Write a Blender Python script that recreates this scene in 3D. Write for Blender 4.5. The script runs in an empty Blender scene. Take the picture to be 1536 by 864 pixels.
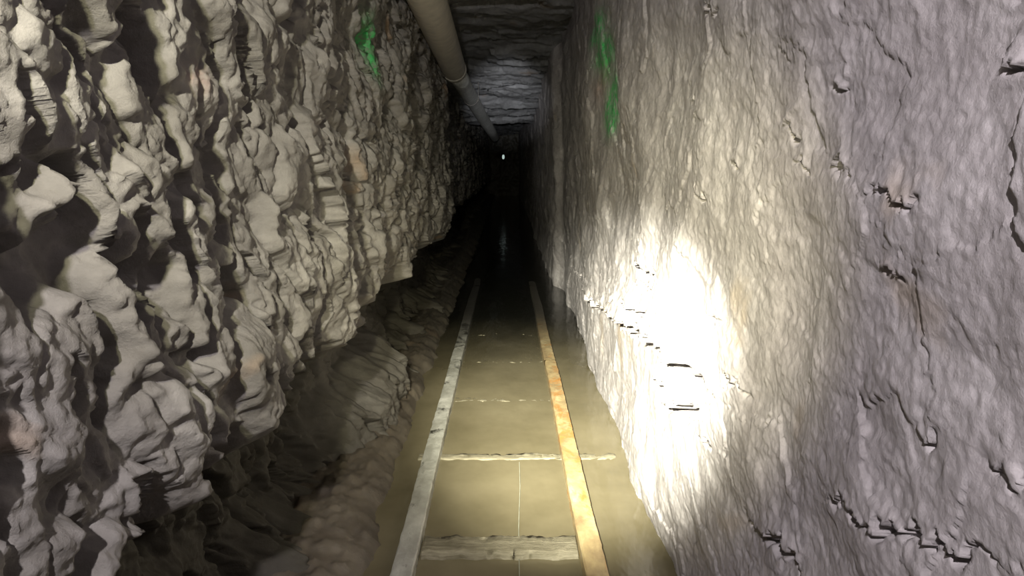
import bpy, math, numpy as np
from mathutils import Vector, Matrix

# ------------------------------------------------------------------ camera
FPX=1100.0; CAMZ=0.98
PITCH=math.atan(185/FPX); YAW=math.atan(8/FPX)
F=np.array([math.sin(YAW)*math.cos(PITCH), math.cos(YAW)*math.cos(PITCH), -math.sin(PITCH)])
R=np.array([math.cos(YAW),-math.sin(YAW),0.0]); U=np.cross(R,F)
C=np.array([0,0,CAMZ])
cd=bpy.data.cameras.new('camera'); cam=bpy.data.objects.new('camera',cd)
bpy.context.scene.collection.objects.link(cam); bpy.context.scene.camera=cam
cd.sensor_width=36; cd.lens=FPX/1536*36; cd.clip_start=0.02
M=Matrix(((R[0],U[0],-F[0],C[0]),(R[1],U[1],-F[1],C[1]),(R[2],U[2],-F[2],C[2]),(0,0,0,1)))
cam.matrix_world=M
def ray(px,py): return F+R*(px-768)/FPX+U*(432-py)/FPX
def on_x(px,py,x):
    r=ray(px,py); t=(x-C[0])/r[0]; return C+r*t
def on_z(px,py,z):
    r=ray(px,py); t=(z-C[2])/r[2]; return C+r*t
def at_d(px,py,d): return C+ray(px,py)*d

try:
    bpy.context.scene.view_settings.view_transform='Standard'
    bpy.context.scene.view_settings.look='None'
except Exception as e: print(e)

# ------------------------------------------------------------------ noise
def h2(ix,iy,seed):
    n=(ix.astype(np.int64)*374761393+iy.astype(np.int64)*668265263+seed*1442695041)&0xffffffff
    n=((n^(n>>13))*1274126177)&0xffffffff
    n=((n^(n>>16))*2246822519)&0xffffffff
    n=n^(n>>15)
    return (n&0xffffff)/float(0xffffff)
def perlin(x,y,seed=0):
    x0=np.floor(x);y0=np.floor(y);fx=x-x0;fy=y-y0
    u=fx*fx*fx*(fx*(fx*6-15)+10);v=fy*fy*fy*(fy*(fy*6-15)+10)
    def g(i,j):
        a=h2(x0+i,y0+j,seed)*2*np.pi
        return np.cos(a)*(fx-i)+np.sin(a)*(fy-j)
    a=g(0,0);b=g(1,0);c=g(0,1);d=g(1,1)
    return 1.5*((a*(1-u)+b*u)*(1-v)+(c*(1-u)+d*u)*v)
def fbm(x,y,o=4,seed=0,gain=.5):
    s=0;a=1;f=1
    for i in range(o):
        s=s+a*perlin(x*f+i*17.3,y*f-i*9.1,seed+i); a*=gain; f*=2.03
    return s
def voro(x,y,seed=0):
    x0=np.floor(x);y0=np.floor(y)
    f1=np.full(x.shape,9.);f2=np.full(x.shape,9.);dx=np.zeros(x.shape);dy=np.zeros(x.shape)
    ra=np.zeros(x.shape);rb=np.zeros(x.shape);rc=np.zeros(x.shape)
    for i in (-1,0,1):
        for j in (-1,0,1):
            cx=x0+i;cy=y0+j
            ax=x-(cx+h2(cx,cy,seed));ay=y-(cy+h2(cx,cy,seed+1))
            d=np.sqrt(ax*ax+ay*ay); m=d<f1
            f2=np.where(m,f1,np.minimum(f2,d))
            f1=np.where(m,d,f1);dx=np.where(m,ax,dx);dy=np.where(m,ay,dy)
            ra=np.where(m,h2(cx,cy,seed+2),ra);rb=np.where(m,h2(cx,cy,seed+3),rb);rc=np.where(m,h2(cx,cy,seed+4),rc)
    return f1,f2,dx,dy,ra,rb,rc
def ss(a,b,x):
    t=np.clip((x-a)/(b-a),0,1); return t*t*(3-2*t)
def interp(x,pts):
    xs=[p[0] for p in pts]; ys=[p[1] for p in pts]
    return np.interp(x,xs,ys)

# ------------------------------------------------------------------ mesh helpers
def grid_mesh(name,V,attrs=None,flip=False,mat=None):
    n,m=V.shape[:2]
    me=bpy.data.meshes.new(name)
    co=V.reshape(-1,3).astype(np.float32)
    idx=np.arange(n*m).reshape(n,m)
    a=idx[:-1,:-1];b=idx[1:,:-1];c=idx[1:,1:];d=idx[:-1,1:]
    q=np.stack([a,b,c,d] if not flip else [a,d,c,b],-1).reshape(-1,4).astype(np.int32)
    me.vertices.add(len(co)); me.vertices.foreach_set('co',co.ravel())
    me.loops.add(q.size); me.loops.foreach_set('vertex_index',q.ravel())
    me.polygons.add(len(q)); me.polygons.foreach_set('loop_start',np.arange(0,q.size,4,dtype=np.int32))
    try: me.polygons.foreach_set('loop_total',np.full(len(q),4,dtype=np.int32))
    except Exception: pass
    me.update(calc_edges=True)
    me.polygons.foreach_set('use_smooth',np.ones(len(q),dtype=bool))
    if attrs:
        for k,v in attrs.items():
            at=me.attributes.new(k,'FLOAT','POINT'); at.data.foreach_set('value',v.reshape(-1).astype(np.float32))
    ob=bpy.data.objects.new(name,me); bpy.context.scene.collection.objects.link(ob)
    if mat: me.materials.append(mat)
    return ob
def newmat(name):
    m=bpy.data.materials.new(name); m.use_nodes=True
    nt=m.node_tree; return m,nt,nt.nodes['Principled BSDF']
def N(nt,t,**k):
    n=nt.nodes.new(t)
    for a,b in k.items(): setattr(n,a,b)
    return n
def noise(nt,scale,detail=4,rough=.55,vec=None,dist=0):
    n=N(nt,'ShaderNodeTexNoise'); n.inputs['Scale'].default_value=scale; n.inputs['Detail'].default_value=detail
    n.inputs['Roughness'].default_value=rough; n.inputs['Distortion'].default_value=dist
    if vec: nt.links.new(vec,n.inputs['Vector'])
    return n.outputs['Fac']
def ramp(nt,fac,stops):
    r=N(nt,'ShaderNodeValToRGB'); el=r.color_ramp.elements
    while len(el)<len(stops): el.new(.5)
    for e,(p,c) in zip(el,stops): e.position=p; e.color=(*c,1)
    nt.links.new(fac,r.inputs['Fac']); return r.outputs['Color']
def mix(nt,fac,a,b,mode='MIX'):
    m=N(nt,'ShaderNodeMix',data_type='RGBA',blend_type=mode)
    if isinstance(fac,(int,float)): m.inputs['Factor'].default_value=fac
    else: nt.links.new(fac,m.inputs['Factor'])
    for s,v in ((6,a),(7,b)):
        if isinstance(v,tuple): m.inputs[s].default_value=(*v,1)
        else: nt.links.new(v,m.inputs[s])
    return m.outputs[2]
def math_(nt,op,a,b):
    m=N(nt,'ShaderNodeMath',operation=op); m.use_clamp=(op!='SUBTRACT')
    for i,v in enumerate((a,b)):
        if isinstance(v,(int,float)): m.inputs[i].default_value=v
        else: nt.links.new(v,m.inputs[i])
    return m.outputs[0]
def bump(nt,bsdf,h,st=.5,dist=.01):
    b=N(nt,'ShaderNodeBump'); b.inputs['Strength'].default_value=st; b.inputs['Distance'].default_value=dist
    nt.links.new(h,b.inputs['Height']); nt.links.new(b.outputs[0],bsdf.inputs['Normal'])
def coord(nt,scale=(1,1,1)):
    t=N(nt,'ShaderNodeTexCoord'); m=N(nt,'ShaderNodeMapping'); m.inputs['Scale'].default_value=scale
    nt.links.new(t.outputs['Object'],m.inputs['Vector']); return m.outputs[0]

def rock_mat(name,c0,c1,c2,rough=.75,spots=(.33,.22,.13),bst=.5):
    m,nt,b=newmat(name); v=coord(nt)
    col=ramp(nt,noise(nt,7,8,.6,v),[(.3,c0),(.5,c1),(.7,c2)])
    col=mix(nt,ramp(nt,noise(nt,45,6,.65,v),[(.35,(.3,.3,.3)),(.65,(0,0,0))]),col,(.10,.095,.09))
    sp=ramp(nt,noise(nt,3.3,3,.5,v,.4),[(.66,(0,0,0)),(.74,(.6,.6,.6))])
    col=mix(nt,sp,col,spots)
    pa=N(nt,'ShaderNodeAttribute',attribute_name='paint')
    pn=ramp(nt,noise(nt,40,5,.65,v),[(.36,(.1,.1,.1)),(.60,(.9,.9,.9))])
    f=math_(nt,'MULTIPLY',pa.outputs['Fac'],pn)
    col=mix(nt,f,col,(.02,.48,.10))
    pr=N(nt,'ShaderNodeAttribute',attribute_name='redpaint')
    f2=math_(nt,'MULTIPLY',pr.outputs['Fac'],pn)
    col=mix(nt,f2,col,(.5,.20,.14))
    pw=N(nt,'ShaderNodeAttribute',attribute_name='painted_shade')
    col=mix(nt,pw.outputs['Fac'],col,(.045,.04,.03))  # shade painted into the colour as a near-black mix
    nt.links.new(col,b.inputs['Base Color']); b.inputs['Roughness'].default_value=rough
    b.inputs['Specular IOR Level'].default_value=.35
    bump(nt,b,noise(nt,110,8,.7,v),bst,.006)
    return m
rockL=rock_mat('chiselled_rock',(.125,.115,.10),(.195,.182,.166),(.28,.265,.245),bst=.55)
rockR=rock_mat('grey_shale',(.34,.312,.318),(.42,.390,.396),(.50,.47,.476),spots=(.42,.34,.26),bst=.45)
rockC=rock_mat('ceiling_shale',(.18,.18,.185),(.26,.26,.27),(.36,.36,.375),rough=.6,bst=.8)
mud=rock_mat('wet_mud',(.07,.056,.041),(.115,.095,.07),(.165,.14,.105),rough=.5)

# ------------------------------------------------------------------ walls
def ylist(k=.003,end=24.):
    ys=list(np.arange(-1.6,.3,.02)); y=.3
    while y<end:
        ys.append(y); y+=max(k,k*y)
    ys.append(end); return np.array(ys)
def polyline_fields(Y,Z,pts):
    best=np.full(Y.shape,9.); sg=np.zeros(Y.shape); tt=np.zeros(Y.shape)
    n=len(pts)-1
    for i in range(n):
        a=pts[i];b=pts[i+1]; d=b-a; L=d@d+1e-12
        t=np.clip(((Y-a[0])*d[0]+(Z-a[1])*d[1])/L,0,1)
        ex=Y-(a[0]+t*d[0]);ez=Z-(a[1]+t*d[1]); ds=np.sqrt(ex*ex+ez*ez)
        cr=d[0]*(Z-a[1])-d[1]*(Y-a[0]); 
        if d[0]<0: cr=-cr
        m=ds<best; best=np.where(m,ds,best); sg=np.where(m,np.sign(cr),sg); tt=np.where(m,(i+t)/n,tt)
    return best,sg,tt
def chips(Y,Z,h,wallx,cr):
    for pts,amp,w in cr:
        P=[]
        for p in pts:
            q=on_x(p[0],p[1],wallx); P.append(np.array([q[1],q[2]]))
        ys=[p[0] for p in P];zs=[p[1] for p in P]
        mg=w*16+.03
        I=(Y[:,0]>min(ys)-mg)&(Y[:,0]<max(ys)+mg); J=(Z[0]>min(zs)-mg)&(Z[0]<max(zs)+mg)
        if not I.any() or not J.any(): continue
        ix=np.ix_(I,J); y=Y[ix];z=Z[ix]
        yw=y+.016*fbm(y/.03,z/.03,3,5); zw=z+.016*fbm(y/.03,z/.03,3,9)
        d,s,t=polyline_fields(yw,zw,P)
        env=np.sin(np.clip(t,.02,.98)*np.pi)
        lip=.55*amp*np.exp(-d/(w*5))*(s>0)*env
        notch=-amp*1.5*(1-ss(w*.4,w*1.8,d))*(s<=0)*env
        h[ix]+=lip+notch

CZ=CAMZ
# --- left wall
ys=ylist(); zs=np.linspace(-.25,2.1,700)
Y,Z=np.meshgrid(ys,zs,indexing='ij'); zr=Z-CZ
zr2=zr+.06*fbm(Y/.6,Z*0+3.,3,21)+.05*fbm(Y/.16,Z/.2,2,22)
base=interp(zr2,[(-1.3,-.37),(-1.02,-.41),(-.96,-.44),(-.90,-.54),(-.82,-.63),(-.53,-.68),(-.47,-.54),(-.43,-.43),(-.34,-.42),(.2,-.45),(.95,-.50),(1.3,-.52)])
base2=interp(zr2,[(-1.3,-.37),(-1.02,-.405),(-.86,-.43),(-.78,-.52),(-.70,-.62),(-.53,-.66),(-.47,-.54),(-.43,-.43),(-.34,-.42),(.2,-.45),(.95,-.50),(1.3,-.52)])
tfar=ss(2.0,2.5,Y)*(1-ss(3.0,3.6,Y)); base=base*(1-tfar)+base2*tfar
base=base-.09*ss(5.8,6.5,Y)
wy=Y+.018*fbm(Y/.06,Z/.11,3,31,.55)+.03*perlin(Y/.3,Z/.25,35); wz=Z+.035*fbm(Y/.18,Z/.18,3,41,.5)
h=.040*fbm(Y/.50,Z/.42,3,1)
sx=(wy+.30*wz)
f1,f2,dx,dy,ra,rb,rc=voro(sx/.11,wz/.18,50)
msk=ss(-.3,.3,fbm(Y/.4,Z/.4,2,77))
edge=ss(0,.20,f2-f1)
h+=edge*(.026*(ra-.4)+ .026*(rb-.6)*dx + .012*(rc-.6)*dy) - .026*(1-ss(0.0,.34,f2-f1))*(.2+.8*msk)
f1,f2,dx,dy,ra,rb,rc=voro(sx/.048+5,wz/.08,60)
k2=ss(-.2,.3,fbm(Y/.25,Z/.25,2,66))
edge=ss(0,.20,f2-f1)
h+=(edge*(.010*(ra-.4)+ .012*(rb-.5)*dx+.008*(rc-.6)*dy) -.008*(1-ss(0,.32,f2-f1)))*(.25+.75*k2)
h+=.010*fbm(Y/.05+.3*Z/.07,Z/.06,5,80,.52)
h+=.0014*fbm(Y/.012,Z/.012,3,90,.6)
g=ss(.26,.46,fbm((wy+.35*wz)/.13,wz/.34,3,95))
h-=.060*g
g=ss(.34,.50,fbm((wy+.35*wz)/.06,wz/.15,2,195))
h-=.032*g
X=base+h
painted_shade=(1-ss(-.56,-.42,zr2))*(.92-.40*tfar)  # shadow of the undercut painted into the lower rock
def blob(Y,Z,wallx,px,py,rpx,rpy):
    c=on_x(px,py,wallx); a=on_x(px+rpx,py,wallx); b=on_x(px,py+rpy,wallx)
    ry=abs(a[1]-c[1]); rz=abs(b[2]-c[2])
    return np.exp(-(((Y-c[1])/ry)**2+((Z-c[2])/rz)**2))
paint=.95*blob(Y,Z,-.46,562,60,8,30)+.8*blob(Y,Z,-.46,565,100,8,22)
red=.3*blob(Y,Z,-.45,308,120,12,20)
grid_mesh('wall_left',np.stack([X,Y,Z],-1),{'paint':np.clip(paint*1.0,0,1),'redpaint':red,'painted_shade':painted_shade},mat=rockL)

# --- right wall
base=interp(zr,[(-1.3,.43),(-.95,.405),(-.6,.41),(.95,.375),(1.3,.37)])
base=base+.04*ss(3.4,4.6,Y)*1.0-.065*ss(5.75,6.0,Y)+.03*ss(9,13,Y)
h=.024*fbm(Y/.6,Z/.5,3,101)
wy=Y+.020*fbm(Y/.08,Z/.08,4,131,.6); wz=Z+.020*fbm(Y/.08,Z/.08,4,141,.6)
f1,f2,dx,dy,ra,rb,rc=voro((wy-.3*wz)/.22,wz/.18,150)
h+=.003*(ra-.5)+.012*(rb-.5)*dx+.010*(rc-.5)*dy
f1,f2,dx,dy,ra,rb,rc=voro((wy-.3*wz)/.07,wz/.05,160)
k=ss(-.1,.5,fbm(Y/.3,Z/.3,2,177))
h+=(.0012*(ra-.5)+.0032*(rb-.5)*dx+.003*(rc-.5)*dy)*(.15+.85*k)
h+=.0036*fbm(wy/.09,wz/.06,4,180,.5)
h+=.0007*fbm(Y/.010,Z/.010,3,190,.6)
pf=[on_x(*p,.40) for p in [(868,436),(905,458),(945,478),(990,500),(1020,515),(1050,550)]]
P=[np.array([q[1],q[2]]) for q in pf]
d,s,t=polyline_fields(Y+.03*fbm(Y/.08,Z/.06,3,7),Z+.03*fbm(Y/.08,Z/.06,3,8),P)
en=np.clip(np.sin(np.pi*np.clip(t,.04,.96)),0,1)**.5
h+=.05*np.exp(-d/.14)*(s>0)*en
h-=.055*(1-ss(.008,.036,d))*(s<=0)*en
CR=[([(1245,125),(1255,134),(1262,138)],.014,.006),([(1062,2),(1078,12),(1088,14)],.014,.008),
([(1190,235),(1212,250)],.010,.005),([(1240,236),(1262,246),(1285,250)],.014,.006),([(1100,240),(1116,252)],.012,.007),
([(1298,292),(1330,288),(1360,296),(1392,312)],.012,.004),([(1325,395),(1345,405),(1360,420)],.012,.005),
([(1370,635),(1385,650),(1400,655)],.010,.005),([(1470,690),(1500,715),(1515,720)],.008,.004),
([(1225,742),(1270,760),(1290,782),(1330,786),(1372,795),(1400,815),(1440,826),(1500,850)],.018,.006),
([(1108,765),(1130,790),(1165,810),(1190,862)],.030,.014),([(1500,70),(1520,88),(1536,95)],.014,.005),
([(1178,65),(1196,85)],.008,.004),([(1178,185),(1200,200)],.008,.005),([(1050,285),(1068,300)],.012,.008),
([(963,394),(990,408)],.045,.022),([(950,453),(980,469)],.04,.02),([(960,420),(988,434)],.02,.014),([(920,470),(945,492),(968,502)],.045,.022),
([(985,500),(1018,520),(1052,565)],.07,.032),([(998,592),(1020,608),(1050,606)],.055,.026),([(981,564),(1006,576)],.035,.018),
([(1040,640),(1070,668)],.010,.008),([(1060,470),(1090,480)],.007,.006),
([(850,400),(868,425)],.02,.015),([(1085,560),(1110,575),(1125,600)],.008,.006)]
chips(Y,Z,h,.40,CR)
X=base-h
paint=(blob(Y,Z,.39,898,45,10,16)+blob(Y,Z,.39,905,80,11,20)+blob(Y,Z,.39,916,140,9,24)+blob(Y,Z,.39,922,158,10,12)+blob(Y,Z,.39,911,178,8,22)+.3*blob(Y,Z,.39,905,115,6,12))
red=.35*blob(Y,Z,.39,900,125,8,25)
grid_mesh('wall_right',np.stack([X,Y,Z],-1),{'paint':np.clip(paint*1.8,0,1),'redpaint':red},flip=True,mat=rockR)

# --- ceiling
yc=ylist(.004); xc=np.linspace(-.75,.65,180)
Y,Xc=np.meshgrid(yc,xc,indexing='ij')
zb=interp(Y,[(-1.6,.97),(5.6,.97),(6.0,.90),(10.2,.56),(10.35,.56),(10.8,.95),(24,.95)])
h=.03*fbm(Y/.5,Xc/.6,3,301)
wyc=Y+.08*fbm(Y/.4,Xc/.3,3,310)
f1,f2,dx,dy,ra,rb,rc=voro(wyc/.28,Xc/.8,320)
h+=.05*(ra-.5)+.05*(rb-.3)*dx
h+=.018*np.abs(fbm(wyc/.09,Xc/.35,4,330))+.004*fbm(Y/.03,Xc/.04,3,340)
grid_mesh('ceiling',np.stack([Xc,Y,CZ+zb-h],-1),mat=rockC,flip=True)

# --- mud floor bed (below water) with a bank along the left wall
yf=ylist(.006); xf=np.linspace(-.75,.65,260)
Y,Xf=np.meshgrid(yf,xf,indexing='ij')
e=-.345+.03*fbm(Y/.35,Xf*0,3,401)+.03*(1-ss(1.6,2.4,Y))
z=-.07+.085*ss(.04,-.06,Xf-e)+.05*ss(.0,-.14,Xf-e)
lump=np.clip(fbm(Y/.05,Xf/.045,4,410),-.3,1)
z+=(.012*lump+.008*fbm(Y/.15,Xf/.15,3,411))
grid_mesh('floor',np.stack([Xf,Y,z],-1),{'painted_shade':.75*ss(2.8,4.5,Y)},mat=mud)  # mud colour darkened further in, where little light reaches

def endwall(name,y):
    a=np.linspace(-.75,.65,60);b=np.linspace(-.25,2.1,80)
    A,B=np.meshgrid(a,b,indexing='ij')
    D=y+.05*fbm(A/.3,B/.3,4,500)
    grid_mesh(name,np.stack([A,D,B],-1),{'painted_shade':np.full(A.shape,.95)},mat=mud)  # end walls coloured near-black to read as unlit
endwall('wall_back',23.7); endwall('wall_front',-1.4)

# ------------------------------------------------------------------ water (unlit dark further in is painted into its colour)
m,nt,b=newmat('murky_water'); v=coord(nt)
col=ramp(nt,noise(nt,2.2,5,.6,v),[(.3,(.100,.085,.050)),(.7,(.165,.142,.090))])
da=N(nt,'ShaderNodeAttribute',attribute_name='far_shade')
col=mix(nt,da.outputs['Fac'],col,(.010,.010,.008))  # far darkness mixed into the water colour
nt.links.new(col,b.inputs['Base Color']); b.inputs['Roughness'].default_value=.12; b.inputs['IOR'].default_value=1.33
b.inputs['Specular IOR Level'].default_value=.4
v2=coord(nt,(9,3,1)); bump(nt,b,noise(nt,1.3,3,.5,v2),.2,.02)
yw=np.concatenate([np.linspace(-1.3,8,120),np.linspace(8.2,23.6,40)]); xw=np.linspace(-.50,.46,30)
Y,Xw=np.meshgrid(yw,xw,indexing='ij')
grid_mesh('water',np.stack([Xw,Y,Y*0],-1),{'far_shade':ss(2.9,4.8,Y+.15*fbm(Y/.4,Xw/.2,2,3))},mat=m)

# ------------------------------------------------------------------ rails
def rail_mat(name,a,bc,c,rust,t0):
    m,nt,b=newmat(name); v=coord(nt,(1,.5,1))
    col=ramp(nt,noise(nt,14,6,.65,v),[(.35,a),(.55,bc),(.72,c)])
    r=ramp(nt,noise(nt,9,7,.7,v,.5),[(t0,(0,0,0)),(t0+.08,(1,1,1))])
    col=mix(nt,r,col,rust)
    sl=N(nt,'ShaderNodeAttribute',attribute_name='rail_shade')
    col=mix(nt,sl.outputs['Fac'],col,(.02,.018,.014))  # rails fade into the dark by colour
    nt.links.new(col,b.inputs['Base Color']); b.inputs['Roughness'].default_value=.5
    b.inputs['Metallic'].default_value=.1
    bump(nt,b,noise(nt,60,6,.7,v),.5,.004); return m
railA=rail_mat('worn_steel_rail',(.22,.215,.185),(.34,.333,.30),(.47,.46,.42),(.03,.028,.022),.54)
railB=rail_mat('rusty_steel_rail',(.24,.17,.09),(.38,.29,.15),(.50,.42,.26),(.36,.18,.055),.51)
def rail(name,x,mat,inner,w=.058,seed=0):
    root=bpy.data.objects.new(name,None); bpy.context.scene.collection.objects.link(root)
    top=.032
    s=inner
    prof=[(-s*w/2,top-.006),(-s*w/2,top-.001),(-s*(w/2-.003),top),(0,top+.001),(s*(w/2-.004),top),(s*w/2,top-.003),(s*(w/2+.001),top-.03),(s*(w/2+.001),-.06),(s*(w/2-.007),-.06),(s*(w/2-.007),top-.007),(-s*w/2,top-.006)]
    y0=-1.3; k=0
    while y0<8:
        y1=y0+2.4
        ysn=np.arange(y0+.003,y1-.003,.02)
        V=np.zeros((len(ysn),len(prof),3))
        for j,(px,pz) in enumerate(prof):
            wob=.004*fbm(ysn/.9,ysn*0+seed,2,600+seed)
            V[:,j,0]=x+px+wob+.0018*fbm(ysn/.05,ysn*0+j*3.,3,620+seed)
            V[:,j,1]=ysn
            V[:,j,2]=pz-.05*ss(4.4,7.5,ysn)+.004*fbm(ysn/.5,ysn*0+9,2,610+seed)+.0012*fbm(ysn/.06,ysn*0+j*2,2,640+seed)
        V[:,-1]=V[:,0]
        o=grid_mesh('rail_length_%d'%(k+1),V,{'rail_shade':.98*ss(3.2,4.7,V[:,:,1])},mat=mat); o.parent=root  # painted darkness grows along the rail
        for p in o.data.polygons: p.use_smooth=False
        y0=y1;k+=1
    return root
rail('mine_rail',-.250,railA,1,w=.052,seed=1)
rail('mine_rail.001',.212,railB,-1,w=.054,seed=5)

# ------------------------------------------------------------------ ties
m,nt,b=newmat('waterlogged_wood'); v=coord(nt,(1,8,8))
col=ramp(nt,noise(nt,10,6,.7,v),[(.3,(.10,.088,.055)),(.55,(.185,.165,.115)),(.78,(.33,.30,.22))])
nt.links.new(col,b.inputs['Base Color']); b.inputs['Roughness'].default_value=.6
bump(nt,b,noise(nt,25,5,.7,v),.6,.006); wood=m
def tie(name,py0,py1,xa,xb,top,seed):
    y0=on_z(768,py1,top)[1]; y1=on_z(768,py0,top)[1]
    xs=np.linspace(xa,xb,120)
    prof=[(y0,-.06),(y0,top-.004),(y0+.004,top),(y0+(y1-y0)*.35,top+.001),(y0+(y1-y0)*.7,top-.001),(y1-.004,top),(y1,top-.004),(y1,-.06)]
    V=np.zeros((len(xs)+2,len(prof),3))
    for j,(yy,zz) in enumerate(prof):
        V[1:-1,j,0]=xs
        V[1:-1,j,1]=yy+.006*fbm(xs/.05,xs*0+j*.7,3,700+seed)
        V[1:-1,j,2]=zz+(.004*fbm(xs/.04,xs*0+j*1.3,4,720+seed) if zz>-.05 else 0)
    for e,src in ((0,1),(-1,-2)):
        V[e]=V[src]; V[e,:,1]=(y0+y1)/2; V[e,:,2]=-.02
    return grid_mesh(name,V,mat=wood)
tie('railway_tie',803,832,-.217,.180,.014,1)
tie('railway_tie.001',680,689,-.30,.37,.002,2)
tie('railway_tie.002',597,603,-.217,.180,-.0010,3)
tie('railway_tie.003',541,545,-.217,.180,-.0020,4)
tie('railway_tie.004',500,504,-.217,.180,-.0025,5)

# ------------------------------------------------------------------ pipe
def simple(name,c,rough=.5,var=.15,metal=0,scale=18):
    m,nt,b=newmat(name); v=coord(nt)
    col=ramp(nt,noise(nt,scale,5,.6,v),[(.3,tuple(x*(1-var*2) for x in c)),(.7,tuple(min(1,x*(1+var)) for x in c))])
    nt.links.new(col,b.inputs['Base Color']); b.inputs['Roughness'].default_value=rough; b.inputs['Metallic'].default_value=metal
    bump(nt,b,noise(nt,40,4,.6,v),.2,.003); return m
pvc=simple('dusty_pvc',(.76,.71,.64),.45,.1)
pvc2=simple('grey_pvc',(.52,.52,.50),.5,.2)
strapm=simple('strap_steel',(.10,.09,.08),.5,.2,.6)
def tube(name,path,radii,mat,parent,seg=28):
    path=[Vector(p) for p in path]; n=len(path)
    V=np.zeros((n,seg+1,3))
    for i in range(n):
        t=(path[min(i+1,n-1)]-path[max(i-1,0)]).normalized()
        a=t.cross(Vector((0,0,1))).normalized(); c=a.cross(t)
        for j in range(seg+1):
            th=2*math.pi*j/seg; V[i,j]=path[i]+(a*math.cos(th)+c*math.sin(th))*radii[i]
    o=grid_mesh(name,V,mat=mat); o.parent=parent; return o
root=bpy.data.objects.new('ventilation_pipe',None); bpy.context.scene.collection.objects.link(root)
A=Vector(at_d(671,0,3.9)); B=Vector(at_d(681,104,5.6)); dirn=(B-A).normalized()
A0=A-dirn*5.2; A0.z=A.z+.03; A0.x=A.x
def P_(t): return A0.lerp(B,t)
pts=[];rad=[]
k=60
for i in range(k+1):
    pts.append(P_(i/k)); rad.append(.092)
tube('large_pipe',pts,rad,pvc,root)
def collar(name,p,d,r,l,mat):
    d=d.normalized(); tube(name,[p-d*l,p-d*l*.98,p-d*l*.9,p+d*l*.9,p+d*l*.98,p+d*l],[r*.8,r*.97,r,r,r*.97,r*.8],mat,root)
collar('coupling_1',B,B-A0,.095,.06,pvc)
pa=[]
for q in [(690,118,5.75),(700,136,6.5),(712,156,7.6),(724,177,9.0),(737,197,10.5),(742,206,12)]: pa.append(Vector(at_d(*q)))
fine=[B]
for i in range(len(pa)-1):
    for j in range(8): fine.append(pa[i].lerp(pa[i+1],j/8))
fine.append(pa[-1])
tube('small_pipe',fine,[.070]*len(fine),pvc2,root)
def strap(i,p,r):
    n=40; V=np.zeros((n+1,5,3)); prof=[(-.012,0),(-.012,.004),(.012,.004),(.012,0),(-.012,0)]
    top=CZ+1.0-p.z
    for a in range(n+1):
        if a<6: cx,cz,nx,nz=-r*1.0,top*(1-a/6),-1,0
        elif a>n-6: cx,cz,nx,nz=r*1.0,top*((a-n+6)/6),1,0
        else:
            th=math.pi+math.pi*(a-6)/(n-12); cx,cz=r*math.cos(th),r*math.sin(th); nx,nz=math.cos(th),math.sin(th)
        for j,(py,pr) in enumerate(prof): V[a,j]=(p.x+cx+nx*pr,p.y+py,p.z+cz+nz*pr)
    o=grid_mesh('hanger_strap_%d'%i,V,mat=strapm); o.parent=root
strap(1,P_(.30),.093); strap(2,fine[13],.071)

# thin cable lying on the water between the rails
pp=[on_z(779,864,.004),on_z(778,790,.004),on_z(780,730,.004),on_z(779,690,.006)]
pp=[Vector(p) for p in pp]; pp=[pp[0]-(pp[1]-pp[0])*2]+pp
fn=[]
for i in range(len(pp)-1):
    for j in range(12): fn.append(pp[i].lerp(pp[i+1],j/12))
o=tube('thin_cable',fn,[.0012]*len(fn),simple('cable_skin',(.28,.28,.22)),None,8)

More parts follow.
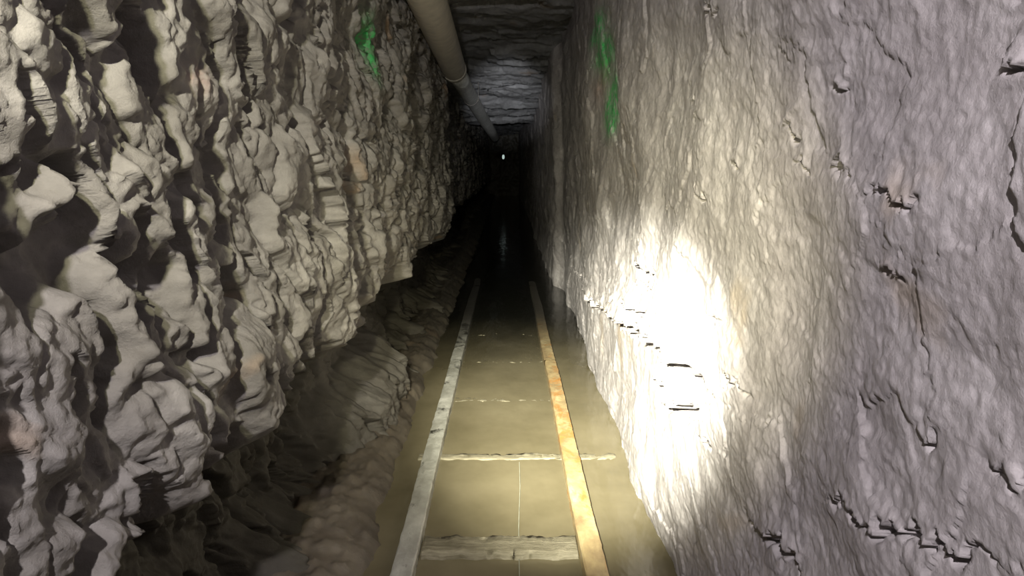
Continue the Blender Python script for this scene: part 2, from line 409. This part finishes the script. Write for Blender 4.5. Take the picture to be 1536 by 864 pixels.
# ------------------------------------------------------------------ far glint (made-up lamp shape)
m=bpy.data.materials.new('glint_glow'); m.use_nodes=True; nt=m.node_tree
bs=nt.nodes['Principled BSDF']; bs.inputs['Emission Color'].default_value=(.8,1,.95,1); bs.inputs['Emission Strength'].default_value=.5  # faint emission stands in for a distant glint
root=bpy.data.objects.new('glint_stand_in',None); bpy.context.scene.collection.objects.link(root)  # added object, only there to make the glint
p=Vector(at_d(755,232,19.5))
cagem=simple('glint_housing',(.12,.12,.11),.4,.1,.5)
pr=[(0,.0),(.02,.005),(.03,.03),(.033,.07),(.025,.11),(.0,.12)]
V=np.zeros((len(pr),17,3))
for i,(r,zz) in enumerate(pr):
    for j in range(17):
        th=2*math.pi*j/16; V[i,j]=(p.x+r*math.cos(th),p.y+r*math.sin(th),p.z-zz)
o=grid_mesh('glint_globe',V,mat=m); o.parent=root
tube('glint_cap',[p+Vector((0,0,0)),p+Vector((0.001,0,.04)),p+Vector((0,0.001,.09))],[.04,.035,.015],cagem,root,16)
tube('glint_cord',[p+Vector((0,0,.08)),p+Vector((.002,0,.9-.1))],[.006,.006],cagem,root,8)

# ------------------------------------------------------------------ lights
def spot(name,pos,tgt,power,ang,blend,col,r=.02):
    l=bpy.data.lights.new(name,'SPOT'); l.energy=power; l.spot_size=math.radians(ang); l.spot_blend=blend; l.color=col; l.shadow_soft_size=r
    o=bpy.data.objects.new(name,l); bpy.context.scene.collection.objects.link(o); o.location=pos
    o.rotation_euler=(Vector(tgt)-Vector(pos)).to_track_quat('-Z','Y').to_euler(); return o
spot('headlamp',(-.20,-.50,CZ+.54),(.10,2,CZ+.1),125,140,.8,(1,.94,.975),.02)
spot('flashlight',(-.14,-.05,CZ+.12),tuple(on_x(885,585,.4)),3000,29,1,(1,.98,.80),.02)
spot('flashlight_halo',(-.14,-.05,CZ+.12),tuple(on_x(895,460,.4)),290,46,1,(1,.94,.62),.02)
spot('left_wall_fill',(-.20,-.25,CZ+.50),(-.16,2.8,CZ-.35),120,54,1,(1,.97,.64),.02)  # added fill warming the left wall, set apart from the flashlight
spot('ceiling_fill',(-.0,-.5,CZ+.02),(.0,9.0,CZ+.70),3000,7,1,(.95,.97,1),.02)  # added fill for the far ceiling, placed well below the headlamp

w=bpy.data.worlds.new('dark'); bpy.context.scene.world=w; w.use_nodes=True
w.node_tree.nodes['Background'].inputs['Color'].default_value=(0,0,0,1)
